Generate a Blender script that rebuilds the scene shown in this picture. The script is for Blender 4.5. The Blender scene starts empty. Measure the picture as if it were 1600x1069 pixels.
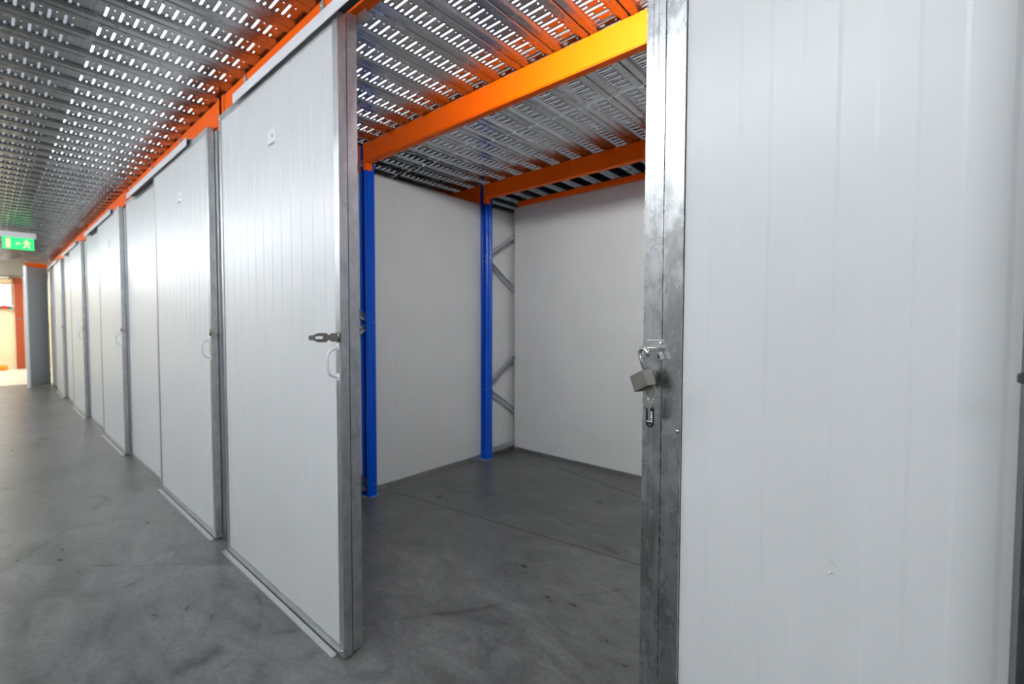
import bpy, bmesh, math, random
from mathutils import Vector, Matrix
random.seed(7)
PI = math.pi
S = bpy.context.scene
C = S.collection

# ---------------------------------------------------------------- camera
CAM_H = 1.30
YAW, PITCH, ROLL, FPX = math.radians(40.902), math.radians(2.093), math.radians(0.105), 710.6
Fw = Vector((-math.sin(YAW)*math.cos(PITCH), math.cos(YAW)*math.cos(PITCH), -math.sin(PITCH)))
R0 = Vector((math.cos(YAW), math.sin(YAW), 0)); U0 = R0.cross(Fw)
Rt = R0*math.cos(ROLL) + U0*math.sin(ROLL); Up = Rt.cross(Fw)
cd = bpy.data.cameras.new('camera'); cam = bpy.data.objects.new('camera', cd); C.objects.link(cam)
M = Matrix((Rt, Up, -Fw)).transposed().to_4x4(); M.translation = Vector((0, 0, CAM_H))
cam.matrix_world = M
cd.sensor_width = 36; cd.lens = FPX/1600*36; cd.clip_start = .02; cd.clip_end = 100
cd.dof.use_dof = True; cd.dof.focus_distance = 0.97; cd.dof.aperture_fstop = 3.5
S.camera = cam

# ---------------------------------------------------------------- world, exposure
w = bpy.data.worlds.new('world'); S.world = w; w.use_nodes = True
w.node_tree.nodes['Background'].inputs[0].default_value = (.90, .95, 1, 1)
w.node_tree.nodes['Background'].inputs[1].default_value = 1.7      # the open hall above the deck
S.view_settings.view_transform = 'Standard'; S.view_settings.look = 'None'
S.view_settings.exposure = 0.0; S.view_settings.gamma = 1; S.view_settings.use_curve_mapping = False
S.cycles.use_denoising = True
S.cycles.max_bounces = 10; S.cycles.diffuse_bounces = 5; S.cycles.glossy_bounces = 6
S.cycles.sample_clamp_indirect = 6
DECK_E = 1.5           # added glowing sheet that makes the deck slots bright
LAMP_E = 31.5          # corridor lamps
FAR_E = 26.0           # lamps of the room at the corridor's end

# ---------------------------------------------------------------- materials
def nt(name):
    m = bpy.data.materials.new(name); m.use_nodes = True
    t = m.node_tree; b = t.nodes['Principled BSDF']
    return m, t, b
def node(t, kind, **kw):
    n = t.nodes.new(kind)
    for k, v in kw.items(): setattr(n, k, v)
    return n
def coords(t, scale=(1, 1, 1)):
    tc = node(t, 'ShaderNodeTexCoord'); mp = node(t, 'ShaderNodeMapping'); mp.inputs['Scale'].default_value = scale
    t.links.new(tc.outputs['Object'], mp.inputs[0]); return mp.outputs[0]
def ramp(t, src, stops):
    r = node(t, 'ShaderNodeValToRGB'); e = r.color_ramp.elements
    while len(e) < len(stops): e.new(.5)
    for i, (p, c) in enumerate(stops): e[i].position = p; e[i].color = (c, c, c, 1) if not hasattr(c, '__len__') else (*c, 1)
    t.links.new(src, r.inputs[0]); return r.outputs[0]
def noise(t, vec, scale, detail=4, rough=.5, dist=0):
    n = node(t, 'ShaderNodeTexNoise'); n.inputs['Scale'].default_value = scale; n.inputs['Detail'].default_value = detail
    n.inputs['Roughness'].default_value = rough; n.inputs['Distortion'].default_value = dist
    t.links.new(vec, n.inputs['Vector']); return n.outputs['Fac']
def bump(t, b, h, strength, dist=.002):
    n = node(t, 'ShaderNodeBump'); n.inputs['Strength'].default_value = strength; n.inputs['Distance'].default_value = dist
    t.links.new(h, n.inputs['Height']); t.links.new(n.outputs[0], b.inputs['Normal'])
def mixc(t, a, b_, fac, mode='MIX'):
    n = node(t, 'ShaderNodeMix', data_type='RGBA', blend_type=mode)
    for s, v in ((n.inputs[6], a), (n.inputs[7], b_), (n.inputs[0], fac)):
        if hasattr(v, 'default_value') or hasattr(v, 'links'): t.links.new(v, s)
        elif isinstance(v, (int, float)): s.default_value = v
        else: s.default_value = (*v, 1)
    return n.outputs[2]
def plain(name, col, rough=.5, metal=0, spec=.5, coat=0):
    m, t, b = nt(name); b.inputs['Base Color'].default_value = (*col, 1)
    b.inputs['Roughness'].default_value = rough; b.inputs['Metallic'].default_value = metal
    b.inputs['Specular IOR Level'].default_value = spec; b.inputs['Coat Weight'].default_value = coat
    b.inputs['Coat Roughness'].default_value = .12
    return m
def galv(name, lo, hi, r0, r1, scale=22, bs=.06):
    m, t, b = nt(name); v = coords(t, (1, 1, .55)); b.inputs['Metallic'].default_value = 1
    n1 = noise(t, v, scale, 5, .6, .3); n2 = noise(t, v, scale*4.5, 3, .6, .3)
    vo = node(t, 'ShaderNodeTexVoronoi'); vo.inputs['Scale'].default_value = scale*3; t.links.new(v, vo.inputs['Vector'])
    f = mixc(t, ramp(t, n1, [(.36, 0), (.64, 1)]), ramp(t, n2, [(.3, 0), (.7, 1)]), .35)
    f = mixc(t, f, vo.outputs['Color'], .18)
    cr = node(t, 'ShaderNodeValToRGB'); cr.color_ramp.elements[0].color = (*lo, 1); cr.color_ramp.elements[1].color = (*hi, 1)
    t.links.new(f, cr.inputs[0]); t.links.new(cr.outputs[0], b.inputs['Base Color'])
    mr = node(t, 'ShaderNodeMapRange'); mr.inputs[3].default_value = r0; mr.inputs[4].default_value = r1
    t.links.new(f, mr.inputs[0]); t.links.new(mr.outputs[0], b.inputs['Roughness'])
    bump(t, b, n2, bs, .001)
    return m
def painted(name, col, rough=.42, var=.05, spec=.5, bs=.02):
    m, t, b = nt(name); v = coords(t)
    n1 = noise(t, v, 3.5, 3, .5)
    dark = tuple(c*(1-var) for c in col)
    t.links.new(mixc(t, dark, col, ramp(t, n1, [(.35, 0), (.65, 1)])), b.inputs['Base Color'])
    b.inputs['Roughness'].default_value = rough; b.inputs['Specular IOR Level'].default_value = spec
    bump(t, b, noise(t, v, 9, 2, .5), bs, .004)
    return m
def emit(name, col, e):
    m, t, b = nt(name); b.inputs['Base Color'].default_value = (*col, 1)
    b.inputs['Emission Color'].default_value = (*col, 1); b.inputs['Emission Strength'].default_value = e
    return m
white = painted('white_panel_paint', (.70, .715, .725), .34, .04)
wallwhite = painted('wall_panel_paint', (.66, .67, .67), .30, .04)
galvm = galv('galvanised_steel', (.44, .45, .45), (.60, .61, .61), .34, .48, 16)
galvfar = galv('pale_galvanised_steel', (.58, .59, .61), (.68, .69, .71), .34, .44, 8, .0)
galvpost = galv('galvanised_post_steel', (.36, .37, .37), (.66, .67, .68), .20, .36, 20, .10)
deckm = galv('galvanised_deck_steel', (.35, .355, .36), (.46, .47, .48), .22, .30, 5, .0)
orange = painted('orange_enamel', (.97, .130, .0), .46, .03, .18)
blue = painted('blue_enamel', (.0, .078, .58), .30, .05, .32)
railm = painted('pale_rail_paint', (.84, .84, .88), .30, .03)
steel = plain('polished_steel', (.62, .62, .60), .22, 1)
brushed = galv('brushed_lock_steel', (.22, .215, .195), (.31, .30, .275), .32, .42, 60, .05)
keysteel = plain('key_nickel', (.46, .45, .41), .34, 1)
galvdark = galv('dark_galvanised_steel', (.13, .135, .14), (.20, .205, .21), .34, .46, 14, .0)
galvend = galv('dull_galvanised_steel', (.44, .45, .45), (.72, .73, .73), .40, .54, 22, .02)
hardw = galv('zinc_hardware', (.22, .21, .19), (.36, .34, .31), .30, .42, 40, .05)
wplast = plain('white_plastic', (.86, .86, .88), .3)
black = plain('black_plastic', (.012, .012, .016), .3)
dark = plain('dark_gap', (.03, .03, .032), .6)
paper = plain('paper', (.80, .80, .84), .7)
ink = plain('ink', (.03, .03, .05), .7)
greyink = plain('grey_ink', (.28, .29, .31), .7)
dull = painted('dark_board', (.10, .10, .10), .8, .1)
mdull = painted('grey_ceiling_board', (.15, .16, .165), .7, .05)
cream = painted('cream_wall_paint', (.74, .66, .46), .6, .05)
redb = painted('red_brown_paint', (.36, .062, .018), .5, .10)
pinkw = painted('warm_shelf_paint', (.85, .55, .34), .6, .05)
oplast = plain('orange_plastic', (1, .27, .01), .4)
grout = painted('pale_grout', (.42, .42, .44), .9, .3)

def sheet(name, col, op):
    m = bpy.data.materials.new(name); m.use_nodes = True; t = m.node_tree; t.nodes.clear()
    o = node(t, 'ShaderNodeOutputMaterial'); a = node(t, 'ShaderNodeBsdfTranslucent'); d = node(t, 'ShaderNodeBsdfDiffuse')
    x = node(t, 'ShaderNodeMixShader'); a.inputs[0].default_value = (*col, 1); d.inputs[0].default_value = (*col, 1)
    x.inputs[0].default_value = op
    t.links.new(a.outputs[0], x.inputs[1]); t.links.new(d.outputs[0], x.inputs[2]); t.links.new(x.outputs[0], o.inputs[0])
    return m
slot_glow = emit('added_slot_glow', (.93, .96, 1.0), DECK_E)
greysheet = sheet('grey_floor_board', (.75, .76, .78), .35)

def floor_mat():
    m, t, b = nt('polished_concrete'); v = coords(t)
    va = coords(t, (1, 1.7, 1))
    a = noise(t, v, .6, 5, .6, .3); c = noise(t, va, 3.2, 5, .62, 1.4); d = noise(t, v, 48, 3, .6); e = noise(t, v, 120, 1, .5)
    g = noise(t, va, 1.4, 4, .6, 2.5)
    def mul(base, src, stops): return mixc(t, base, ramp(t, src, stops), 1.0, 'MULTIPLY')
    base = mixc(t, (.085, .089, .087), (.140, .144, .142), ramp(t, a, [(.36, 0), (.64, 1)]))
    base = mul(base, c, [(.30, .62), (.5, .95), (.72, 1.35)])
    base = mul(base, g, [(.25, .58), (.45, 1.0)])
    base = mul(base, d, [(.30, .82), (.70, 1.18)])
    base = mul(base, e, [(.24, .45), (.31, 1.0)])
    # hairline cracks
    dv = node(t, 'ShaderNodeMix', data_type='VECTOR'); dv.inputs[0].default_value = .10
    n = node(t, 'ShaderNodeTexNoise'); n.inputs['Scale'].default_value = 3; n.inputs['Detail'].default_value = 5; t.links.new(v, n.inputs['Vector'])
    t.links.new(v, dv.inputs[4]); t.links.new(n.outputs['Color'], dv.inputs[5])
    vo = node(t, 'ShaderNodeTexVoronoi', feature='DISTANCE_TO_EDGE'); vo.inputs['Scale'].default_value = .75; t.links.new(dv.outputs[1], vo.inputs['Vector'])
    crack = ramp(t, vo.outputs['Distance'], [(0, .45), (.006, .75), (.014, 1.0)])
    base = mixc(t, base, mixc(t, base, crack, 1.0, 'MULTIPLY'), ramp(t, g, [(.40, 1), (.55, 0)]))
    # pale scuffs
    sc = noise(t, coords(t, (1.0, 5.5, 1)), 2.3, 4, .7, 1.2)
    base = mixc(t, base, (.25, .25, .245), mixc(t, (0, 0, 0), ramp(t, sc, [(.63, 0), (.80, 1)]), .45))
    t.links.new(base, b.inputs['Base Color'])
    t.links.new(ramp(t, c, [(.3, .27), (.7, .42)]), b.inputs['Roughness']); b.inputs['Specular IOR Level'].default_value = .5
    bump(t, b, c, .05, .003)
    return m
concrete = floor_mat()
lampm = emit('lamp_diffuser', (.93, .97, 1.0), LAMP_E)
farlampm = emit('far_lamp_diffuser', (1.0, .97, .91), FAR_E)
paneglow = emit('bright_window_glow', (1, 1, 1), 2.2)
greenm = emit('green_sign_face', (.02, .62, .16), 1.25)
signw = emit('sign_symbol', (.62, 1.0, .30), 1.15)

# ---------------------------------------------------------------- mesh helpers
def box(bm, x0, x1, y0, y1, z0, z1, mt=None):
    vs = [bm.verts.new(p) for p in ((x0,y0,z0),(x1,y0,z0),(x1,y1,z0),(x0,y1,z0),(x0,y0,z1),(x1,y0,z1),(x1,y1,z1),(x0,y1,z1))]
    for f in ((3,2,1,0),(4,5,6,7),(0,1,5,4),(1,2,6,5),(2,3,7,6),(3,0,4,7)): bm.faces.new([vs[i] for i in f])
    if mt: bmesh.ops.transform(bm, matrix=mt, verts=vs)
    return vs
def prism(bm, pts, a, b, axis='z', mt=None):
    """extrude a closed outline of 2-D points from a to b along an axis"""
    def P(p, h):
        return {'z': (p[0], p[1], h), 'x': (h, p[0], p[1]), 'y': (p[0], h, p[1])}[axis]
    A = [bm.verts.new(P(p, a)) for p in pts]; B = [bm.verts.new(P(p, b)) for p in pts]
    n = len(pts)
    for i in range(n): bm.faces.new((A[i], A[(i+1) % n], B[(i+1) % n], B[i]))
    bm.faces.new(A[::-1]); bm.faces.new(B)
    if mt: bmesh.ops.transform(bm, matrix=mt, verts=A+B)
    return A+B
def tube(bm, pts, r, seg=10, closed=False):
    pts = [Vector(p) for p in pts]; n = len(pts); rings = []
    prev = None
    for i, p in enumerate(pts):
        a = pts[i-1] if (i or closed) else p; c = pts[(i+1) % n] if (i < n-1 or closed) else p
        d = (c-a).normalized()
        u = (prev - d*prev.dot(d)) if prev else d.orthogonal()
        u.normalize(); prev = u; v = d.cross(u)
        rr = r[i] if hasattr(r, '__len__') else r
        rings.append([bm.verts.new(p + (u*math.cos(2*PI*k/seg) + v*math.sin(2*PI*k/seg))*rr) for k in range(seg)])
    m = n if closed else n-1
    for i in range(m):
        A, B = rings[i], rings[(i+1) % n]
        off = 0
        if closed and i == n-1:
            off = min(range(seg), key=lambda o: (A[0].co-B[o].co).length)
        for k in range(seg):
            bm.faces.new((A[k], A[(k+1) % seg], B[(k+1+off) % seg], B[(k+off) % seg]))
    if not closed:
        bm.faces.new(rings[0][::-1]); bm.faces.new(rings[-1])
def dome(bm, c, n, r, h=None, seg=10):
    """a pan-head screw: washer and rounded head"""
    h = h or r*.6; n = Vector(n).normalized(); u = n.orthogonal().normalized(); v = n.cross(u); c = Vector(c); prev = None
    for rr, hh in ((r, 0), (r, h*.25), (r*.85, h*.6), (r*.5, h*.92)):
        ring = [bm.verts.new(c + n*hh + (u*math.cos(2*PI*k/seg)+v*math.sin(2*PI*k/seg))*rr) for k in range(seg)]
        if prev:
            for k in range(seg): bm.faces.new((prev[k], prev[(k+1) % seg], ring[(k+1) % seg], ring[k]))
        prev = ring
    bm.faces.new(prev)
def obj(name, bm, mat, parent=None, smooth=False, bevel=0, loc=None):
    bmesh.ops.recalc_face_normals(bm, faces=bm.faces)
    me = bpy.data.meshes.new(name); bm.to_mesh(me); bm.free()
    me.materials.append(mat)
    if smooth: me.shade_smooth()
    o = bpy.data.objects.new(name, me); C.objects.link(o)
    if parent: o.parent = parent
    if loc: o.location = loc
    if bevel:
        b = o.modifiers.new('bevel', 'BEVEL'); b.width = bevel; b.segments = 2; b.limit_method = 'ANGLE'
    return o
def one(fn, *a, **k):
    bm = bmesh.new(); fn(bm, *a, **k); return bm
def boxes(*bs):
    bm = bmesh.new()
    for b in bs: box(bm, *b)
    return bm
def thing(name, label, cat, loc=(0, 0, 0), group=None):
    o = bpy.data.objects.new(name, None); C.objects.link(o); o.location = loc; o.empty_display_size = .1
    o['label'] = label; o['category'] = cat
    if group: o['group'] = group
    return o
def tag(o, label, cat, group=None):
    o['label'] = label; o['category'] = cat
    if group: o['group'] = group
    return o
def struct(name, bm, mat):
    o = obj(name, bm, mat); o['kind'] = 'structure'; return o
def copy_tree(o, parent=None):
    c = o.copy(); C.objects.link(c); c.parent = parent
    for ch in list(o.children): copy_tree(ch, c)
    return c
def ribbed(bm, a0, a1, f, b, z0, z1, axis='x', period=.1, depth=.0011, ramp_=.004, front=-1):
    """sandwich panel with shallow lengthwise bands on its front face; a runs along the panel, f/b are front and back"""
    pts = []; a = a0; hi = True; step = period/2
    pts.append((a0, f))
    x = a0 + step
    while x < a1 - step*.4:
        y0 = f if hi else f - front*depth; y1 = f - front*depth if hi else f
        pts.append((x-ramp_/2, y0)); pts.append((x+ramp_/2, y1)); hi = not hi; x += step
    pts.append((a1, f if hi else f - front*depth)); pts.append((a1, b)); pts.append((a0, b))
    if axis == 'y': pts = [(q, p) for p, q in pts]
    prism(bm, pts, z0, z1)

# ---------------------------------------------------------------- the setting: floor, deck ceiling, walls
PITCHX = 2.7
DECK_Z = 2.635
struct('floor', boxes((-14.42, 3, -1.25, 4.6, -.12, 0)), concrete)
struct('floor', boxes((-21, -14.42, -1.25, 4.6, -.12, 0)), painted('pale_far_floor', (.66, .63, .54), .35, .06))  # paler, creamier floor beyond the corridor's end

def slot_cell():
    """one 105 x 50 mm cell of a perforated plank: a long slot, a short one and a round hole, edges turned up"""
    bm = bmesh.new(); hx = .0525
    def loop(cx, cy, L, W, n=4):
        r = W/2; h = max(L/2-r, 0); pts = []
        for k in range(n+1): a = -PI/2 + PI*k/n; pts.append((cx+h+r*math.cos(a), cy+r*math.sin(a)))
        for k in range(n+1): a = PI/2 + PI*k/n; pts.append((cx-h+r*math.cos(a), cy+r*math.sin(a)))
        out = []
        for p in pts:
            if not out or (Vector(p)-Vector(out[-1])).length > 1e-5: out.append(p)
        if (Vector(out[0])-Vector(out[-1])).length < 1e-5: out.pop()
        return out
    edges = []; loops = []
    for pts in ([(-hx, 0), (hx, 0), (hx, .05), (-hx, .05)], loop(0, .0125, .094, .0135), loop(-.031, .0375, .030, .0115), loop(.036, .0375, .012, .0105, 3)):
        vs = [bm.verts.new((x, y, 0)) for x, y in pts]
        es = [bm.edges.new((vs[i], vs[(i+1) % len(vs)])) for i in range(len(vs))]
        edges += es; loops.append(vs)
    bmesh.ops.triangle_fill(bm, use_beauty=True, edges=edges)
    for vs in loops[1:]:      # rim pressed down round each hole
        c = sum((v.co for v in vs), Vector())/len(vs); up = []
        hx_ = max(abs(v.co.x-c.x) for v in vs); hy_ = max(abs(v.co.y-c.y) for v in vs)
        for v in vs:
            dx, dy = v.co.x-c.x, v.co.y-c.y
            up.append(bm.verts.new((c.x+dx*(hx_-.0017)/hx_, c.y+dy*(hy_-.0017)/hy_, -.0035)))
        for i in range(len(vs)): j = (i+1) % len(vs); bm.faces.new((vs[i], vs[j], up[j], up[i]))
    bm.verts.index_update()
    V = [tuple(v.co) for v in bm.verts]; Fc = [tuple(v.index for v in f.verts) for f in bm.faces]
    bm.free(); return V, Fc
CV, CF = slot_cell()
def deck(name, x0, x1, y0, y1, s0, s1):
    """perforated deck planks 200 mm wide, laid across the beams; slots between s0 and s1"""
    V = []; F = []
    k0 = math.ceil((x0+1.635)/.2); k1 = math.floor((x1+1.635)/.2)
    n = int((s1-s0)/.05); sa = s0 + ((s1-s0)-n*.05)/2; zt = DECK_Z+.013
    prof = [(.0525, .013), (.059, .003), (.062, 0), (.093, 0), (.0965, .005), (.0985, .013), (.1015, .013), (.1035, .005), (.107, 0), (.138, 0), (.141, .003), (.1485, .0132)]
    for k in range(k0, k1+1):
        cx = -1.635 + .2*k
        dz = 0
        for j in range(n):
            b = len(V); oy = sa + .05*j
            V += [(x+cx, y+oy, z+zt+dz) for x, y, z in CV]; F += [tuple(i+b for i in f) for f in CF]
        for ya, yb in ((y0, sa), (sa+.05*n, y1)):
            if yb-ya > .0005:
                b = len(V); V += [(cx-.0525, ya, zt+dz), (cx+.0525, ya, zt+dz), (cx+.0525, yb, zt+dz), (cx-.0525, yb, zt+dz)]; F.append((b, b+1, b+2, b+3))
        b = len(V); m = len(prof)
        for yy in (y0, y1): V += [(cx+px, yy, DECK_Z+pz+dz) for px, pz in prof]
        for i in range(m-1): F.append((b+i, b+i+1, b+m+i+1, b+m+i))
        q = 0; yy = y0+.04
        while yy < y1-.03:           # pressed dimples along the two ribs
            px = (.0775, .1225)[q % 2] if q % 3 else .0775
            b = len(V)
            V += [(cx+px+.0035*math.cos(u*PI/3), yy+.009*math.sin(u*PI/3), DECK_Z+.0002) for u in range(6)]
            V.append((cx+px, yy, DECK_Z-.0028)); F += [(b+u, b+(u+1) % 6, b+6) for u in range(6)]
            q += 1; yy += .048
    me = bpy.data.meshes.new(name); me.from_pydata(V, [], F); me.materials.append(deckm)
    o = bpy.data.objects.new(name, me); C.objects.link(o); o['kind'] = 'structure'; return o
deck('ceiling', -14.4, 2.6, -1.2, .332, -1.17, .32)
deck('ceiling', -14.4, 2.6, .333, .955, .345, .925)
deck('ceiling', -6.2, 2.6, .96, 2.432, 1.0, 2.42)
deck('ceiling', -6.2, 2.6, 2.437, 4.2, 2.45, 4.18)
struct('ceiling', boxes((-14.4, -6.25, .96, 4.2, 2.65, 2.68)), dull)
struct('ceiling', boxes((-14.4, 2.6, -1.2, .335, 2.700, 2.712), (-6.2, 2.6, 1.86, 4.3, 2.700, 2.712)), greysheet)
struct('ceiling', boxes((-5.6, 2.6, .345, 1.85, 2.705, 2.712)), slot_glow)  # glowing sheet added above the deck to brighten its slots
struct('ceiling', boxes((-14.4, -5.6, .345, 1.85, 2.705, 2.712)), greysheet)
struct('ceiling', boxes((-14.4, 2.6, .325, .342, 2.652, 2.715), (-14.4, 2.6, .940, .978, 2.668, 2.72), (-14.4, 2.6, 1.851, 1.859, 2.67, 2.715)), dull)  # unseen strips added to stop light leaking through the deck joints
struct('ceiling', boxes((-20, -14.42, -1.25, 4.6, 2.69, 2.75)), mdull)
# unit walls of sandwich panel
XL, XR, YB = -3.125, -.325, 3.585
def panel_wall(name, x0, x1, y0, y1, z0, z1, face):
    bm = bmesh.new()
    if face == '-y':
        ribbed(bm, x0, x1, y0, y1, z0, z1, 'x', .1, .0006, .004, -1)
    elif face == '+x':
        ribbed(bm, y0, y1, x1, x0, z0, z1, 'y', .1, .0006, .004, 1)
    else:
        ribbed(bm, y0, y1, x0, x1, z0, z1, 'y', .1, .0006, .004, -1)
    return struct(name, bm, wallwhite)
for y0, y1 in ((.98, 1.5465), (1.5475, 2.1645), (2.1655, 2.6115), (2.6125, 4.25)):
    panel_wall('wall_left', XL-.05, XL, y0, y1, .03, 2.452, '+x')
for y0, y1 in ((.98, 2.16), (2.161, 3.58)):
    panel_wall('wall_right', XR+.02, XR+.07, y0, y1, .03, 2.452, '-x')
for x0, x1 in ((-3.070, -2.4385), (-2.4375, -1.6575), (-1.6565, -1.0), (-.999, XR+.07)):
    panel_wall('wall_back', x0, x1, YB, YB+.05, .03, 2.505, '-y')
struct('wall_back', boxes((-14.4, -3.18, 4.26, 4.32, 0, 2.64), (-3.18, 2.6, 4.26, 4.32, 0, 2.69)), dull)
struct('wall_back', boxes((-14.36, -3.18, 1.4, 1.45, 0, 2.64)), dull)
struct('trim_1', boxes((XL-.002, XL+.010, .98, 4.24, 0, .036)), galvm)
struct('trim_2', boxes((-3.070, XR+.02, YB-.008, YB+.02, 0, .034)), galvm)
struct('trim_3', boxes((-3.078, -3.068, YB-.004, YB+.052, 0, 2.505)), galvm)
struct('trim_4', boxes((XR+.008, XR+.022, .98, 3.58, 0, .036)), galvm)
struct('trim_5', boxes((XL-.052, XL+.004, .98, 4.24, 2.452, 2.462)), galvm)
# corridor's other side and ends (behind and beside the camera)
for i in range(7):
    a = -14.4 + i*2.45
    panel_wall('wall_corridor', a, a+2.445, -1.25, -1.20, 0, 2.70, '-y')
struct('wall_end', boxes((2.6, 2.66, -1.25, 4.3, 0, 2.7)), wallwhite)
struct('wall_far', boxes((-19.75, -19.6, -1.25, 4.6, 0, 2.70)), cream)
struct('wall_far_side', boxes((-20, -14.4, 4.5, 4.6, 0, 2.7), (-20, -14.4, -1.30, -1.25, 0, 2.7)), cream)
# saw cuts in the slab
for i, (p, q) in enumerate((((-2.95, 2.05), (-.5, 2.36)), ((-2.4, 3.40), (-.6, 3.02)))):
    d = Vector((q[0]-p[0], q[1]-p[1], 0)); n = Vector((-d.y, d.x, 0)).normalized()*.0045
    bm = bmesh.new(); a, b_ = Vector((*p, .0004)), Vector((*q, .0004))
    vs = [bm.verts.new(v) for v in (a-n, b_-n, b_+n, a+n)]; bm.faces.new(vs)
    struct('trim_%d' % (6+i), bm, plain('joint_filler_%d' % i, (.055, .058, .056), .8))
pale = plain('pale_scuff', (.21, .21, .205), .6)
for pts in (((-2.93, 2.62), (-2.72, 2.66)), ((-2.32, 1.52), (-2.17, 1.50), (-2.05, 1.52), (-1.99, 1.55)), ((-1.43, 2.44), (-1.30, 2.47)), ((-1.95, 1.22), (-1.75, 1.33)), ((-1.60, 3.18), (-1.25, 3.12), (-.95, 3.15))):
    bm = bmesh.new(); w0 = .004
    for a, b_ in zip(pts, pts[1:]):
        d = Vector((b_[0]-a[0], b_[1]-a[1], 0)); n = Vector((-d.y, d.x, 0)).normalized()*w0
        bm.faces.new([bm.verts.new(Vector((*p, .0006))+q) for p, q in ((a, -n), (b_, -n*.6), (b_, n*.6), (a, n))])
    struct('floor', bm, pale)

# ---------------------------------------------------------------- sliding doors
WORD = ['', 'first', 'second', 'third', 'fourth']
def sliding_door(x0, x1, label, handle=True, sticker=True, hasp='open', full=True):
    """door leaf: ribbed panel in a galvanised frame; origin at its lower left front corner"""
    W = x1-x0; Z0, Z1, T, FR = .012, 2.455, .036, .036
    t = thing('sliding_door', label, 'door', (x0, .87, 0), 'sliding doors of the storage units')
    bm = bmesh.new(); ribbed(bm, FR-.006, W-FR+.002, .004, T-.004, Z0+.03, Z1-.03, 'x', .1, .0012, .005, -1)
    obj('panel', bm, white, t)
    def frame(a): return obj('frame_strip', one(box, *a), galvm, t, bevel=.0012)
    frame((0, .026, 0, T, Z0, Z1)); frame((W-FR, W, 0, T, Z0, Z1))
    frame((.026, W-FR, .001, T-.001, Z0, Z0+.038)); frame((.026, W-FR, .001, T-.001, Z1-.038, Z1))
    # raised lips down the closing edge
    obj('edge_channel', boxes((W-.0005, W+.0012, .001, T-.001, Z0, Z1)), galvend, t)
    obj('seam_shade_strip', boxes((W-.012, W+.0016, T-.0022, T+.0009, Z0+.01, Z1-.01)), dark, t)  # dark strip painting the shaded seam between leaf and fixed panel
    if full:
        for sx, sz in ((W-.018, Z1-.02), (W-.018, Z0+.02), (W*.5, Z1-.02), (.015, Z1-.02), (.015, Z0+.02)):
            obj('screw', one(dome, (sx, 0, sz), (0, -1, 0), .0055), steel, t, True)
    if sticker:
        s = obj('number_sticker', boxes((.655, .735, .0018, .0042, 2.125, 2.190)), paper, t)
        s['label'] = 'small white number sticker'
        obj('printed_mark', boxes((.700, .712, .0008, .0019, 2.152, 2.168), (.660, .728, .0008, .0019, 2.122, 2.130)), greyink, s)
    if handle:
        hx = W-.018
        h = obj('handle', one(tube, [(hx, 0, 1.218), (hx, -.006, 1.214), (hx, -.030, 1.205), (hx, -.043, 1.188), (hx, -.044, 1.165), (hx, -.043, 1.128), (hx, -.030, 1.112), (hx, -.006, 1.104), (hx, 0, 1.100)], .0055, 10), wplast, t, True)
        obj('mounting_plate', boxes((hx-.010, hx+.010, -.0035, .0005, 1.205, 1.232), (hx-.010, hx+.010, -.0035, .0005, 1.090, 1.115)), wplast, h, bevel=.001)
        h['label'] = 'white pull handle'
    if hasp:
        build_hasp(t, W, hasp)
    return t
def build_hasp(t, W, mode):
    """folding hasp: hinge knuckle and butt plate on the edge, slotted strap"""
    z = 1.254; hx = W-.006
    outer = [(0, .012), (.010, .016), (.030, .016), (.036, .010), (.042, .010), (.050, .017), (.082, .017), (.098, .009), (.110, .009), (.115, .004), (.115, -.004), (.110, -.009), (.098, -.009), (.082, -.017), (.050, -.017), (.042, -.010), (.036, -.010), (.030, -.016), (.010, -.016), (0, -.012)]
    slot = [(.062, .005), (.090, .005), (.090, -.005), (.062, -.005)]
    bm = bmesh.new(); lay = []
    for dz in (0, .0028):
        loops = []
        for pts in (outer, slot):
            loops.append([bm.verts.new((0, -.004-a, z+b)) for a, b in pts])
        for l in loops:
            for v in l: v.co.x = dz
        lay.append(loops)
        es = []
        for l in loops: es += [bm.edges.new((l[i], l[(i+1) % len(l)])) for i in range(len(l))]
        bmesh.ops.triangle_fill(bm, use_beauty=True, edges=es)
    for A, B in zip(*lay):
        for i in range(len(A)): j = (i+1) % len(A); bm.faces.new((A[i], A[j], B[j], B[i]))
    if mode == 'shut':
        bmesh.ops.transform(bm, matrix=Matrix.Translation((0, -.004, 0)) @ Matrix.Rotation(PI/2, 4, 'Z') @ Matrix.Translation((0, .004, 0)), verts=bm.verts)
    h = obj('hasp', bm, hardw, t, loc=(hx, 0, 0))
    h['label'] = 'dark zinc folding hasp'
    obj('hinge_plate', boxes((-.024, .010, -.003, .0002, z-.017, z+.017)), hardw, h)
    obj('knuckle', one(tube, [(.002, -.005, z-.018), (.002, -.005, z+.018)], .0052, 10), hardw, h, True)
    for dx, dz in ((-.017, .009), (-.017, -.009)):
        obj('screw', one(dome, (dx, -.003, z+dz), (0, -1, 0), .0042), steel, h, True)

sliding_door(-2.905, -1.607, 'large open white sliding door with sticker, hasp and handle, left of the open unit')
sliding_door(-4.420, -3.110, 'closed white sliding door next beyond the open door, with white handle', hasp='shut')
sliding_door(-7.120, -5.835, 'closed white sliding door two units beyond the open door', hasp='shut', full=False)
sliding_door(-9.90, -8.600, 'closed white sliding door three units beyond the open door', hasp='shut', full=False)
sliding_door(-12.50, -11.23, 'narrow-looking closed white sliding door nearest the grey swung-open door', hasp='shut', full=False)

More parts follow.
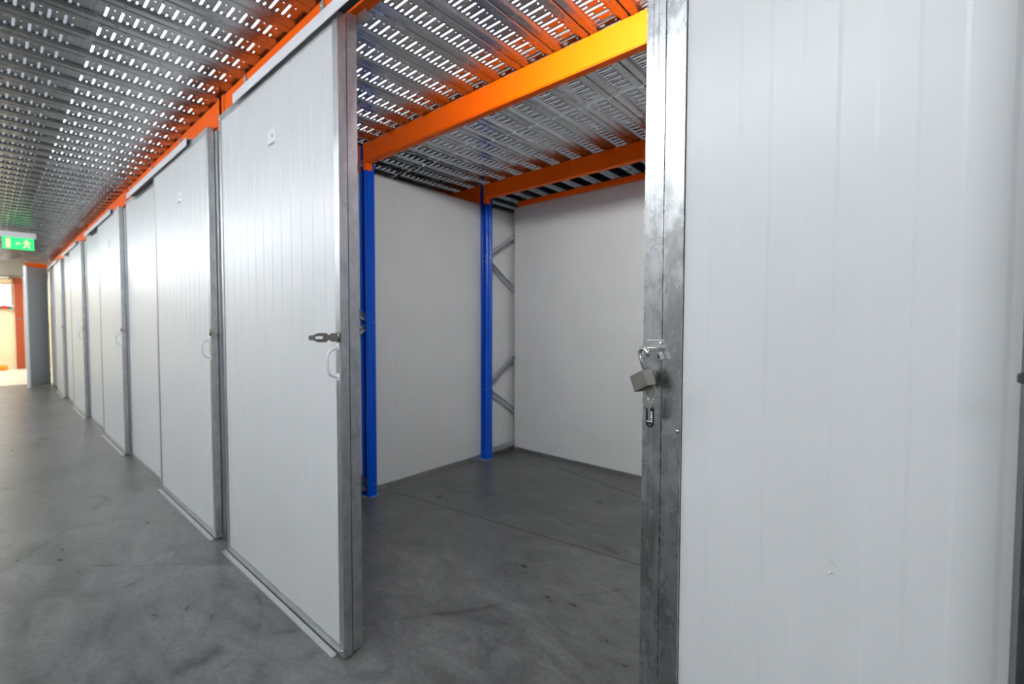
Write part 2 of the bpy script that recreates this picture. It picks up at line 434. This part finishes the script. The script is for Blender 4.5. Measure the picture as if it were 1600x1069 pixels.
# fixed panels beside the openings
def fixed_panel(x0, x1, label, z1=2.487, y=.912):
    t = thing('fixed_panel', label, 'wall panel', (x0, y, 0), 'fixed white panels of the storage units')
    W = x1-x0
    obj('panel', one(ribbed, 0, W-.03, .0, .046, .03, z1-.03, 'x', .1, .0008, .006, -1), white, t)
    obj('end_strip', boxes((W-.032, W, -.002, .048, .004, z1)), galvend, t, bevel=.001)
    obj('bottom_strip', boxes((0, W-.032, -.002, .048, .002, .034)), galvm, t)
    obj('top_strip', boxes((0, W-.032, -.002, .048, z1-.034, z1)), galvm, t)
    return t
fp = fixed_panel(-3.036, -1.626, 'fixed white panel hidden behind the large open door, its grey end strip showing')
bk = obj('top_bracket', boxes((1.410, 1.470, .052, .056, 2.450, 2.500), (1.410, 1.470, .056, .085, 2.478, 2.482)), galvm, fp, bevel=.001)
obj('bolt', one(dome, (1.448, .070, 2.478), (0, 0, -1), .008, .007), steel, bk, True)
for k in (1, 2, 3, 4):
    fixed_panel(-3.036-PITCHX*k, -1.635-PITCHX*k, 'fixed white panel left of the %s closed sliding door beyond the open unit' % WORD[k])
nearp = fixed_panel(-.343, 1.06, 'large bare white panel filling the right of the photo', 2.487, .93)
# the little dent and scratches in the near panel
bm = bmesh.new()
for (x, z, dx, dz, r) in ((-.087+.343, .880, .004, .003, .0022),):
    tube(bm, [(x-dx, -.0002, z-dz), (x, -.0012, z), (x+dx*.7, -.0002, z+dz*.6)], [r*.3, r, r*.2], 8)
tube(bm, [(.246, .0004, .920), (.256, -.0006, .902), (.265, .0004, .893)], [.0004, .0010, .0004], 8)
obj('dent', bm, white, nearp, True)

# posts between the units (galvanised channel with a centre seam), rack uprights showing beside them
def door_post(xc, label, near=False):
    t = thing('door_post', label, 'post', (xc, .925 if near else .9075, 0), 'galvanised posts between the units')
    if near:
        a = [(-.0420, 0), (-.0290, 0), (-.0285, .0007), (-.0270, .0007), (-.0265, 0), (-.0175, 0), (-.017, .0007), (-.0155, .0007), (-.015, 0), (-.0008, 0), (-.0008, .055), (-.042, .055)]
        obj('channel', one(prism, a, 0, 2.49), galvpost, t, bevel=.0007)
        obj('channel', boxes((.0012, .0415, -.0015, .0485, 0, 2.49)), galvpost, t, bevel=.0009)
        obj('seam', boxes((-.001, .0014, .003, .04, 0, 2.49)), dark, t)
    else:
        obj('channel', boxes((-.095, .012, 0, .040, 0, 2.437)), galvfar, t, bevel=.001)
    return t
npost = door_post(-.3855, 'near galvanised post right of the opening, holding the padlock', True)
for k in (1, 2, 3, 4):
    door_post(-.3855-PITCHX*k, 'galvanised post right of the %s closed sliding door beyond the open unit' % WORD[k] if k > 1 else 'galvanised post between the large open door and the closed door beyond it')
obj('screw', one(dome, (.0355, -.0015, 1.083), (0, -1, 0), .0042, .003, 14), steel, npost, True)
# staple on the near post
bm = bmesh.new()
box(bm, -.034, .004, -.0022, 0, 1.236-.001, 1.270)
st = obj('staple_plate', bm, galvpost, npost, bevel=.0006)
bm = bmesh.new()
box(bm, -.024, .002, -.040, -.0015, 1.2535, 1.2555)
box(bm, .0005, .0025, -.030, -.0015, 1.233, 1.2555)
prism(bm, [(-.004, 1.2540), (-.0015, 1.2540), (.010, 1.231), (.0075, 1.2285)], -.024, -.004, 'y')
obj('staple', bm, steel, st, bevel=.0006)
bm = bmesh.new(); dome(bm, (-.001, -.0022, 1.264), (0, -1, 0), .0045, .004, 14); dome(bm, (-.027, -.0022, 1.246), (0, -1, 0), .0042, .004, 14)
obj('screw', bm, steel, st, True)
obj('paint_mark', boxes((.003, .014, -.0012, -.0004, 1.2715, 1.2735)), blue, npost)

# the edge of the next sliding door at the frame's right border
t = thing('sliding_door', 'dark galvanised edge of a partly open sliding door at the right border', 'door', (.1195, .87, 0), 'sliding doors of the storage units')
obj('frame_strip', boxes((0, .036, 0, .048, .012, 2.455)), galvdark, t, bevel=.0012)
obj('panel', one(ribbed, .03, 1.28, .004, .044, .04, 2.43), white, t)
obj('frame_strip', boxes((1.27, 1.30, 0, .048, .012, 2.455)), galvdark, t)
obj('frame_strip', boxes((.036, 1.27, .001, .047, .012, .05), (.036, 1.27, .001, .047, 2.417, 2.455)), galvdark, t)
s = obj('latch', one(prism, [(-.010, 1.228), (-.010, 1.238), (-.005, 1.242), (.004, 1.243), (.010, 1.247), (.030, 1.247), (.030, 1.220), (.008, 1.220), (.002, 1.226)], -.016, -.0005, 'y'), dark, t, bevel=.001)
s['label'] = 'black latch'
obj('screw', one(dome, (.008, 0, .956), (0, -1, 0), .0048, .004, 14), steel, t, True)

# tracks over the doors and guides on the floor
def track(x0, x1, label):
    t = thing('door_track', label, 'rail', (x0, .85, 2.43), 'overhead tracks of the sliding doors')
    W = x1-x0
    obj('cover', one(prism, [(0, 0), (.003, -.003), (.003, .040), (.054, .040), (.054, .046), (.002, .046), (0, .044)], 0, W, 'x'), railm, t, bevel=.001)
    obj('runner', boxes((.02, W-.02, .020, .053, .0275, .0395)), dark, t)
    for i in range(3):
        x = .16 + i*(W-.32)/2
        b = obj('bracket', boxes((x-.014, x+.014, .004, .010, .046, .085), (x-.014, x+.014, .010, .083, .060, .064)), galvm, t)
        obj('bolt', one(dome, (x, .004, .068), (0, -1, 0), .006), steel, b, True)
for k in range(5):
    track(-2.625-PITCHX*k, -.75-PITCHX*k, ['pale overhead track above the open doorway and its large door',
        'pale overhead track above the first closed door beyond the open unit', 'pale overhead track above the second closed door beyond the open unit',
        'pale overhead track above the third closed door beyond the open unit', 'pale overhead track above the fourth closed door, at the far end'][k])
def floor_guide(x0, x1, label):
    o = obj('floor_guide', one(prism, [(.845, 0), (.845, .004), (.862, .004), (.862, .009), (.866, .009), (.866, 0)], x0, x1, 'x'), galvm)
    tag(o, label, 'rail', 'steel guides on the floor under the sliding doors')
floor_guide(-2.93, -1.66, 'steel floor guide along the foot of the large open door')
for k in (1, 2, 3, 4):
    floor_guide(-1.72-PITCHX*k, -.43-PITCHX*k, 'steel floor guide along the foot of the %s closed sliding door beyond the open unit' % WORD[k])

# ---------------------------------------------------------------- pallet racking
def upright_bm(rear=False):
    """omega upright 2.6 m high with a recessed, perforated face; origin at the front centre"""
    bm = bmesh.new(); H = 2.625; w_, d, s = .045, .080, (-1 if rear else 1)
    # perforated right strip of the face
    y = 0
    x0, x1 = .004, .022
    for xs in ((x0, x1), (-x1, -x0)):
        es = []
        a = [bm.verts.new((xs[0], y, 0)), bm.verts.new((xs[1], y, 0)), bm.verts.new((xs[1], y, H)), bm.verts.new((xs[0], y, H))]
        es += [bm.edges.new((a[i], a[(i+1) % 4])) for i in range(4)]
        z = .10
        while z < H-.05:
            vs = [bm.verts.new(((xs[0]+xs[1])/2 + .0058*math.cos(q), y, z+.010*math.sin(q))) for q in (0, PI/3, 2*PI/3, PI, 4*PI/3, 5*PI/3)]
            es += [bm.edges.new((vs[i], vs[(i+1) % 6])) for i in range(6)]; z += .05
        bmesh.ops.triangle_fill(bm, use_beauty=True, edges=es)
    def strip(p, q):
        vs = [bm.verts.new(v) for v in ((*p, 0), (*q, 0), (*q, H), (*p, H))]; bm.faces.new(vs)
    prof = [(.022, 0), (.026, 0), (.029, .004), (.029, .004)]
    for sg in (1, -1):
        pts = [(.022, 0), (.032, 0), (.040, .0025), (w_, .008), (w_, .034), (w_-.004, .038), (w_-.004, .048), (w_, .052), (w_, d-.004), (w_-.004, d), (w_-.018, d), (w_-.018, d-.012)]
        for a, b_ in zip(pts, pts[1:]): strip((sg*a[0], a[1]), (sg*b_[0], b_[1]))
        strip((sg*.004, 0), (sg*.002, .010))
    strip((.002, .010), (-.002, .010))
    if rear: bmesh.ops.scale(bm, vec=(1, -1, 1), verts=bm.verts)
    return bm
UPM = {}
def upright(parent, x, y, rear):
    if rear not in UPM:
        bm = upright_bm(rear); bmesh.ops.recalc_face_normals(bm, faces=bm.faces)
        me = bpy.data.meshes.new('upright'); bm.to_mesh(me); bm.free(); me.materials.append(blue); UPM[rear] = me
    o = bpy.data.objects.new('upright', UPM[rear]); C.objects.link(o); o.parent = parent; o.location = (x, y, .003)
    dy = -.04 if rear else .04
    p = obj('base_plate', boxes((-.052, .052, (0 if not rear else -.085), (.085 if not rear else 0), -.003, .002)), blue, o)
    return o
def rack_frame(x, y0, y1, label, pad=None):
    t = thing('rack_frame', label, 'rack frame', (x, y0, 0), 'blue upright frames of the racking')
    D = y1-y0
    upright(t, 0, 0, False); upright(t, 0, D, True)
    zs = [(.70, .06, D-.05), ]
    a, b_ = .045, D-.045
    segs = [((a, .07), (b_, .07)), ((b_, .10), (a, .68)), ((a, .71), (b_, 1.30)), ((b_, 1.34), (a, 1.93)), ((a, 1.96), (b_, 2.52))]
    for (ya, za), (yb, zb) in segs:
        d = Vector((0, yb-ya, zb-za)); L = d.length
        mt = Matrix.Translation((0, ya, za)) @ Matrix.Rotation(math.atan2(d.z, d.y), 4, 'X')
        bm = bmesh.new()
        prism(bm, [(-.012, -.020), (.014, -.020), (.014, -.0175), (-.0095, -.0175), (-.0095, .0175), (.014, .0175), (.014, .020), (-.012, .020)], -.012, L+.012, 'y')
        bmesh.ops.transform(bm, matrix=mt, verts=bm.verts)
        obj('brace', bm, galvfar, t)
    for z in (.07, .695, 1.945):
        obj('bolt', one(dome, (.044, .030, z), (1, 0, 0), .007, .006), steel, t, True)
    for z in (.085, 1.32, 2.52):
        obj('bolt', one(dome, (.044, D-.030, z), (1, 0, 0), .007, .006), steel, t, True)
    if pad is None: return t
    g = bmesh.new(); pts = [(math.cos(q)*random.uniform(.060, .078), pad+math.sin(q)*random.uniform(.058, .075)) for q in [i*PI/9 for i in range(18)]]
    prism(g, pts, 0, .0022); obj('grout_pad', g, grout, t)
    return t
rack_frame(-3.075, .965, 1.930, 'blue upright frame at the left of the open unit, behind its door', .925)
rack_frame(-3.075, 3.13, 4.13, 'blue upright frame with grey braces in the back left corner of the open unit', .04)
rack_frame(-.375, .985, 1.930, 'blue upright frame at the right of the open unit, behind the near post')
for k in (1, 2, 3, 4):
    rack_frame(-3.075-PITCHX*k, .972, 1.40, 'blue upright frame beside the %s galvanised post beyond the open unit' % ['', 'second', 'third', 'fourth', 'fifth'][k])

def beam(x0, x1, y, label, h=.143, tall=True):
    """box beam with stepped face and hooked end connectors"""
    t = thing('rack_beam', label, 'beam', (x0, y, DECK_Z-h), 'orange beams carrying the deck')
    W = x1-x0; h0 = h-.001
    obj('beam', one(prism, [(0, .004), (.003, .0), (.0, .010), (0, h0-.004), (.004, h0), (.046, h0), (.050, h0-.004), (.050, .004), (.046, 0), (.004, 0)], .006, W-.006, 'x'), orange, t)
    # folded lip low on the face
    obj('lip', boxes((.006, W-.006, -.0015, .001, .008, .022)), orange, t)
    for s in (0, 1):
        if s == 0: a, b_ = -.026, .010
        else: a, b_ = W-.010, W+.024
        cn = obj('connector', boxes((a, b_, -.004, .0, -.050, h0), ((0 if s == 0 else W-.006), (.006 if s == 0 else W), 0, .05, -.050, h0)), orange, t, bevel=.001)
    return t
LBL = {0: 'above the open unit'}
for k, x in enumerate(range(5)):
    beam(-3.026-PITCHX*k, -.424-PITCHX*k, .935, ['orange corridor beam above the open doorway and its track', 'orange corridor beam above the first closed unit beyond the open one',
         'orange corridor beam above the second closed unit beyond the open one', 'orange corridor beam above the third closed unit beyond the open one', 'orange corridor beam above the last closed unit at the far end'][k])
beam(-.326, 2.3, .935, 'orange corridor beam above the large bare white panel on the right')
beam(-3.026, -.424, 1.85, 'bright orange beam crossing the open unit just under the deck', .145)
beam(-5.726, -3.124, 1.85, 'orange beam end just left of the front blue upright in the open unit', .145)
beam(-3.026, -.424, 3.115, 'darker orange beam across the back of the open unit', .137)
beam(-5.726, -3.124, 3.115, 'dark orange beam over the side wall, left of the back blue upright', .137)
o = obj('rack_beam', one(prism, [(3.545, 2.5055), (3.583, 2.5055), (3.583, 2.508), (3.5475, 2.508), (3.5475, 2.548), (3.545, 2.548)], -3.0, -.36, 'x'), orange)
tag(o, 'thin orange angle rail along the top of the back wall', 'beam')
o = beam(.58, .86, 0, 'pale orange cross beam at the far end of the corridor, above the swung-open door')
o.rotation_euler = (0, 0, PI/2); o.location = (-14.36, .60, DECK_Z-.143)

# ---------------------------------------------------------------- padlock and keys on the near post
lk = thing('padlock', 'open square steel padlock hanging from the near post', 'padlock', (-.4075, .882, 1.187))
TH = math.radians(-20)
hdir = Vector((math.cos(TH), math.sin(TH), 0)); nrm = Vector((math.sin(TH), -math.cos(TH), 0))   # face normal, towards the camera side
tl = math.radians(26)
ux = hdir*math.cos(tl) + Vector((0, 0, 1))*math.sin(tl); uz = -hdir*math.sin(tl) + Vector((0, 0, 1))*math.cos(tl)
LM = Matrix((ux, -nrm, uz)).transposed().to_4x4()
def lobj(name, bm, mat, parent, **k):
    bmesh.ops.transform(bm, matrix=LM, verts=bm.verts); return obj(name, bm, mat, parent, **k)
BW, BH, BT = .0215, .0175, .0115
body = lobj('body', boxes((-BW, BW, -BT, BT, -BH, BH)), brushed, lk, bevel=.0016)
bm = bmesh.new()   # engraved emblem and line of lettering, illegible in the photo
for q0, q1, r, cx, cz in ((.3, 3.6, .0036, 0, .003), (3.4, 6.4, .0030, .001, -.001)):
    tube(bm, [(cx+r*math.cos(q), -BT-.0001, cz+r*math.sin(q)) for q in [q0+(q1-q0)*i/8 for i in range(9)]], .0003, 5)
for i in range(6):
    x = -.006+i*.0022; tube(bm, [(x, -BT-.0001, -.0095), (x+.0008, -BT-.0001, -.0075)], .00028, 5)
lobj('engraving', bm, steel, body)
pts = [(.0145, 0, BH-.004), (.0145, 0, BH+.030)]
R_ = .0125
for i in range(1, 10):
    q = PI*i/9; pts.append((.0145-R_+R_*math.cos(q), 0, BH+.030+R_*math.sin(q)))
pts.append((.0145-2*R_, 0, BH+.022))
# the freed shackle has turned round its long leg and points back through the staple
bm = bmesh.new(); tube(bm, pts, .0042, 12)
rotz = Matrix.Translation((.0145, 0, 0)) @ Matrix.Rotation(math.radians(172), 4, 'Z') @ Matrix.Translation((-.0145, 0, 0))
bmesh.ops.transform(bm, matrix=rotz, verts=bm.verts)
lobj('shackle', bm, steel, lk, smooth=True)
kb = thing('key_bunch', 'keys with small black oval tag hanging under the padlock', 'keys', (-.390, .880, 1.166))
def flat(pts, x0, x1, holes=()):
    """thin plate in the XZ plane with holes"""
    bm = bmesh.new(); lay = []
    for y in (x0, x1):
        loops = [[bm.verts.new((a, y, b)) for a, b in l] for l in (pts, *holes)]
        es = []
        for l in loops: es += [bm.edges.new((l[i], l[(i+1) % len(l)])) for i in range(len(l))]
        bmesh.ops.triangle_fill(bm, use_beauty=True, edges=es); lay.append(loops)
    for A, B in zip(*lay):
        for i in range(len(A)): j = (i+1) % len(A); bm.faces.new((A[i], A[j], B[j], B[i]))
    return bm
circ = lambda cx, cz, r, n=14: [(cx+r*math.cos(2*PI*i/n), cz+r*math.sin(2*PI*i/n)) for i in range(n)]
rot = Matrix.Rotation(math.radians(-12), 4, 'Z')
def kobj(name, bm, mat, parent, **k):
    bmesh.ops.transform(bm, matrix=rot, verts=bm.verts); return obj(name, bm, mat, parent, **k)
k1 = kobj('key', flat([(-.004, .012), (.008, .014), (.013, .004), (.010, -.008), (.002, -.013), (-.007, -.010), (-.013, .001), (-.008, .010)], -.001, .001, (circ(.001, -.0065, .003),)), hardw, kb)
k1['label'] = 'dark key still in the lock'
kobj('key_ring', one(tube, [(.001+.0065*math.sin(q), .0065*math.cos(q)*.5, -.0150+.0065*math.cos(q)) for q in [i*2*PI/20 for i in range(20)]], .0007, 8, True), steel, kb, smooth=True)
head = [(-.0075, -.0215), (-.004, -.0190), (.004, -.0190), (.0075, -.0215), (.0080, -.0290), (.0050, -.0330), (.0030, -.0345), (.0030, -.0560), (.0006, -.0590), (-.0016, -.0565), (-.0022, -.053), (-.0012, -.0505), (-.0026, -.047), (-.0014, -.044), (-.0028, -.041), (-.0030, -.0345), (-.0050, -.0330), (-.0080, -.0290)]
kobj('key', flat(head, -.004, -.0022, (circ(0, -.0228, .0026, 10),)), keysteel, kb)['label'] = 'bright key hanging from the ring'
oval = [(.0095*math.cos(q), -.0515+(.0125 if math.sin(q) >= 0 else -.0125)+.0095*math.sin(q)) for q in [i*2*PI/28 for i in range(28)]]
tg = kobj('key_tag', flat(oval, -.0012, .0012, (circ(0, -.0680, .0022, 10),)), black, kb)
tg['label'] = 'black oval plastic tag'
kobj('paper_insert', boxes((.0010, .0062, -.0018, -.0011, -.0590, -.0400), (-.0060, .0062, -.0018, -.0011, -.0620, -.0600)), paper, tg)
kobj('handwriting', boxes((.0022, .0054, -.0022, -.0017, -.0440, -.0425), (.0022, .0034, -.0022, -.0017, -.0500, -.0460), (.0026, .0056, -.0022, -.0017, -.0550, -.0535), (-.004, .004, -.0022, -.0017, -.0588, -.0578)), ink, tg)

# ---------------------------------------------------------------- exit sign
ex = thing('exit_sign', 'lit green emergency exit sign hanging under the corridor deck', 'sign', (-9.5, .33, 2.60))
obj('housing', boxes((-.04, .04, -.185, .170, -.078, 0)), wplast, ex, bevel=.008)
obj('hanger', boxes((-.006, .006, -.11, -.10, 0, .036), (-.006, .006, .09, .10, 0, .036)), galvm, ex)
f = obj('sign_face', boxes((-.008, .008, -.160, .145, -.242, -.076)), greenm, ex)
bm = bmesh.new()
def sgn(pts): prism(bm, [(y, z) for y, z in pts], .0082, .0095, 'x')
sgn([(-.128, -.222), (-.128, -.100), (-.082, -.100), (-.082, -.222)])                       # doorway
sgn([(-.014, -.150), (-.014, -.168), (.014, -.168), (.014, -.150)]); sgn([(-.014, -.138), (-.034, -.159), (-.014, -.180)])   # arrow
sgn([(.072+.012*math.cos(q), -.112+.012*math.sin(q)) for q in [i*PI/5 for i in range(10)]])   # runner
sgn([(.052, -.128), (.084, -.122), (.096, -.150), (.080, -.176), (.058, -.168)])
sgn([(.080, -.170), (.092, -.178), (.112, -.212), (.104, -.220), (.078, -.190)]); sgn([(.060, -.165), (.072, -.172), (.060, -.205), (.036, -.222), (.032, -.212), (.048, -.198)])
sgn([(.056, -.128), (.060, -.136), (.040, -.156), (.034, -.150)]); sgn([(.086, -.126), (.116, -.146), (.112, -.154), (.084, -.140)])
obj('pictogram', bm, signw, f)

# ---------------------------------------------------------------- swung-open hinged door at the far end
p0, p1 = Vector((-13.47, .53, 0)), Vector((-13.93, .855, 0)); d = (p1-p0); L = d.length
hd = thing('hinged_door', 'grey swung-open door standing out into the corridor at the far end', 'door', p0)
hd.rotation_euler = (0, 0, math.atan2(d.y, d.x))
obj('panel', boxes((.02, L-.02, -.022, .022, .05, 2.46)), painted('grey_door_paint', (.42, .44, .44), .45, .05), hd)
obj('edge_strip', boxes((-.004, .022, -.026, .026, .012, 2.49)), wplast, hd, bevel=.002)
obj('edge_strip', boxes((L-.022, L, -.026, .026, .012, 2.49)), galvm, hd)
obj('bottom_strip', boxes((.022, L-.022, -.026, .026, .012, .055)), galvm, hd)
obj('top_strip', boxes((.022, L-.022, -.026, .026, 2.455, 2.49)), galvm, hd)
for z in (.22, 1.28, 2.25):
    h = obj('hinge', one(tube, [(L+.02, .0, z-.05), (L+.02, .0, z+.05)], .012, 10), hardw, hd, True)
    obj('hinge_leaf', boxes((L-.03, L+.09, .022, .028, z-.035, z+.035)), hardw, h)
hp = door_post(-13.99, 'last galvanised post at the corridor end, carrying the swung-open door')

# ---------------------------------------------------------------- the room beyond
fc = thing('steel_door', 'red-brown door leaf against the far cream wall', 'door', (-19.58, .63, 0))
obj('leaf', boxes((-.02, .04, -.085, .085, .0, 2.66)), redb, fc, bevel=.004)
obj('handle', boxes((.04, .055, -.035, .035, 1.44, 1.475), (.055, .07, .02, .035, 1.41, 1.475)), steel, fc)
win = thing('window_unit', 'bright two-pane window high in the far cream wall', 'window', (-19.6, .12, 1.85))
obj('frame', boxes((0, .05, -.42, .42, -.03, 0), (0, .05, -.42, .42, .58, .61), (0, .05, -.42, -.39, 0, .58), (0, .05, .34, .37, 0, .58), (0, .05, .17, .20, 0, .58)), wplast, win)
obj('pane', boxes((.01, .02, -.39, .17, 0, .58)), paneglow, win); obj('pane', boxes((.01, .02, .20, .34, 0, .58)), paneglow, win)
s = obj('wall_shelf', boxes((-19.6, -19.4, -.6, .50, 2.49, 2.58)), pinkw); tag(s, 'pale orange shelf over the far bright window', 'shelf')
s = obj('duct', one(tube, [(-19.45, -.8, 2.635), (-19.45, .44, 2.635)], .05, 14), wplast, None, True); tag(s, 'pale pipe along the top of the far wall', 'pipe')
s = thing('extinguisher_shelf', 'dark narrow ledge with red spot under the far window', 'ledge', (-19.6, .2, 1.76))
obj('board', boxes((0, .12, -.4, .27, 0, .05)), dark, s); obj('red_box', boxes((.1, .16, .10, .19, -.01, .08)), plain('red_paint', (.8, .01, .01), .4), s)
bm = bmesh.new()
pr = [(.0, 0), (.07, .0), (.095, .03), (.10, .08), (.085, .125), (.05, .15), (0, .155)]
vs = [[bm.verts.new((r*math.cos(q), r*math.sin(q), z)) for q in [i*PI/9 for i in range(18)]] for r, z in pr[1:-1]]
for A, B in zip(vs, vs[1:]):
    for i in range(18): bm.faces.new((A[i], A[(i+1) % 18], B[(i+1) % 18], B[i]))
bm.faces.new(vs[0][::-1]); bm.faces.new(vs[-1])
o = obj('orange_bucket', bm, oplast, None, True, loc=(-19.3, .27, 0)); tag(o, 'small round orange container on the floor by the far wall', 'bucket')

# ---------------------------------------------------------------- lamps of the corridor and the far room
def lamp(x, y, z, L, mat, label, wdt=.10):
    t = thing('ceiling_lamp', label, 'lamp', (x, y, z), 'long ceiling lamps')
    obj('housing', boxes((-L/2, L/2, -wdt/2, wdt/2, -.012, .035)), wplast, t, bevel=.004)
    obj('diffuser', boxes((-L/2+.01, L/2-.01, -wdt/2+.008, wdt/2-.008, -.085, -.0125)), mat, t)
for i in range(8):
    lamp(1.35-i*2.0, -.80, 2.58, 1.5, lampm, 'long white ceiling lamp under the corridor deck, beside the camera')
UNIT_FILL_E = 375.0  # added lamp out of view, put in to brighten the unit's walls
t = thing('ceiling_lamp', 'added unseen fill lamp behind the orange corridor beam of the open unit', 'lamp', (-.76, .992, 2.590), 'long ceiling lamps')
t.rotation_euler = (math.radians(-20), 0, 0)
obj('housing', boxes((-.31, .31, 0, .02, -.04, .04), (-.31, -.301, .02, .066, -.040, .040), (.301, .31, .02, .066, -.040, .040), (-.31, .31, .02, .066, -.040, -.035), (-.31, .31, .02, .066, .035, .040)), wplast, t)
obj('diffuser', boxes((-.30, .30, .0205, .06, -.034, .034)), emit('added_fill_diffuser', (.98, .98, .96), UNIT_FILL_E), t)
for x in (-15.6, -17.4, -18.9):
    for y in (-.5, 2.2):
        lamp(x, y, 2.64, 1.4, farlampm, 'ceiling lamp of the bright room beyond the corridor', .3)
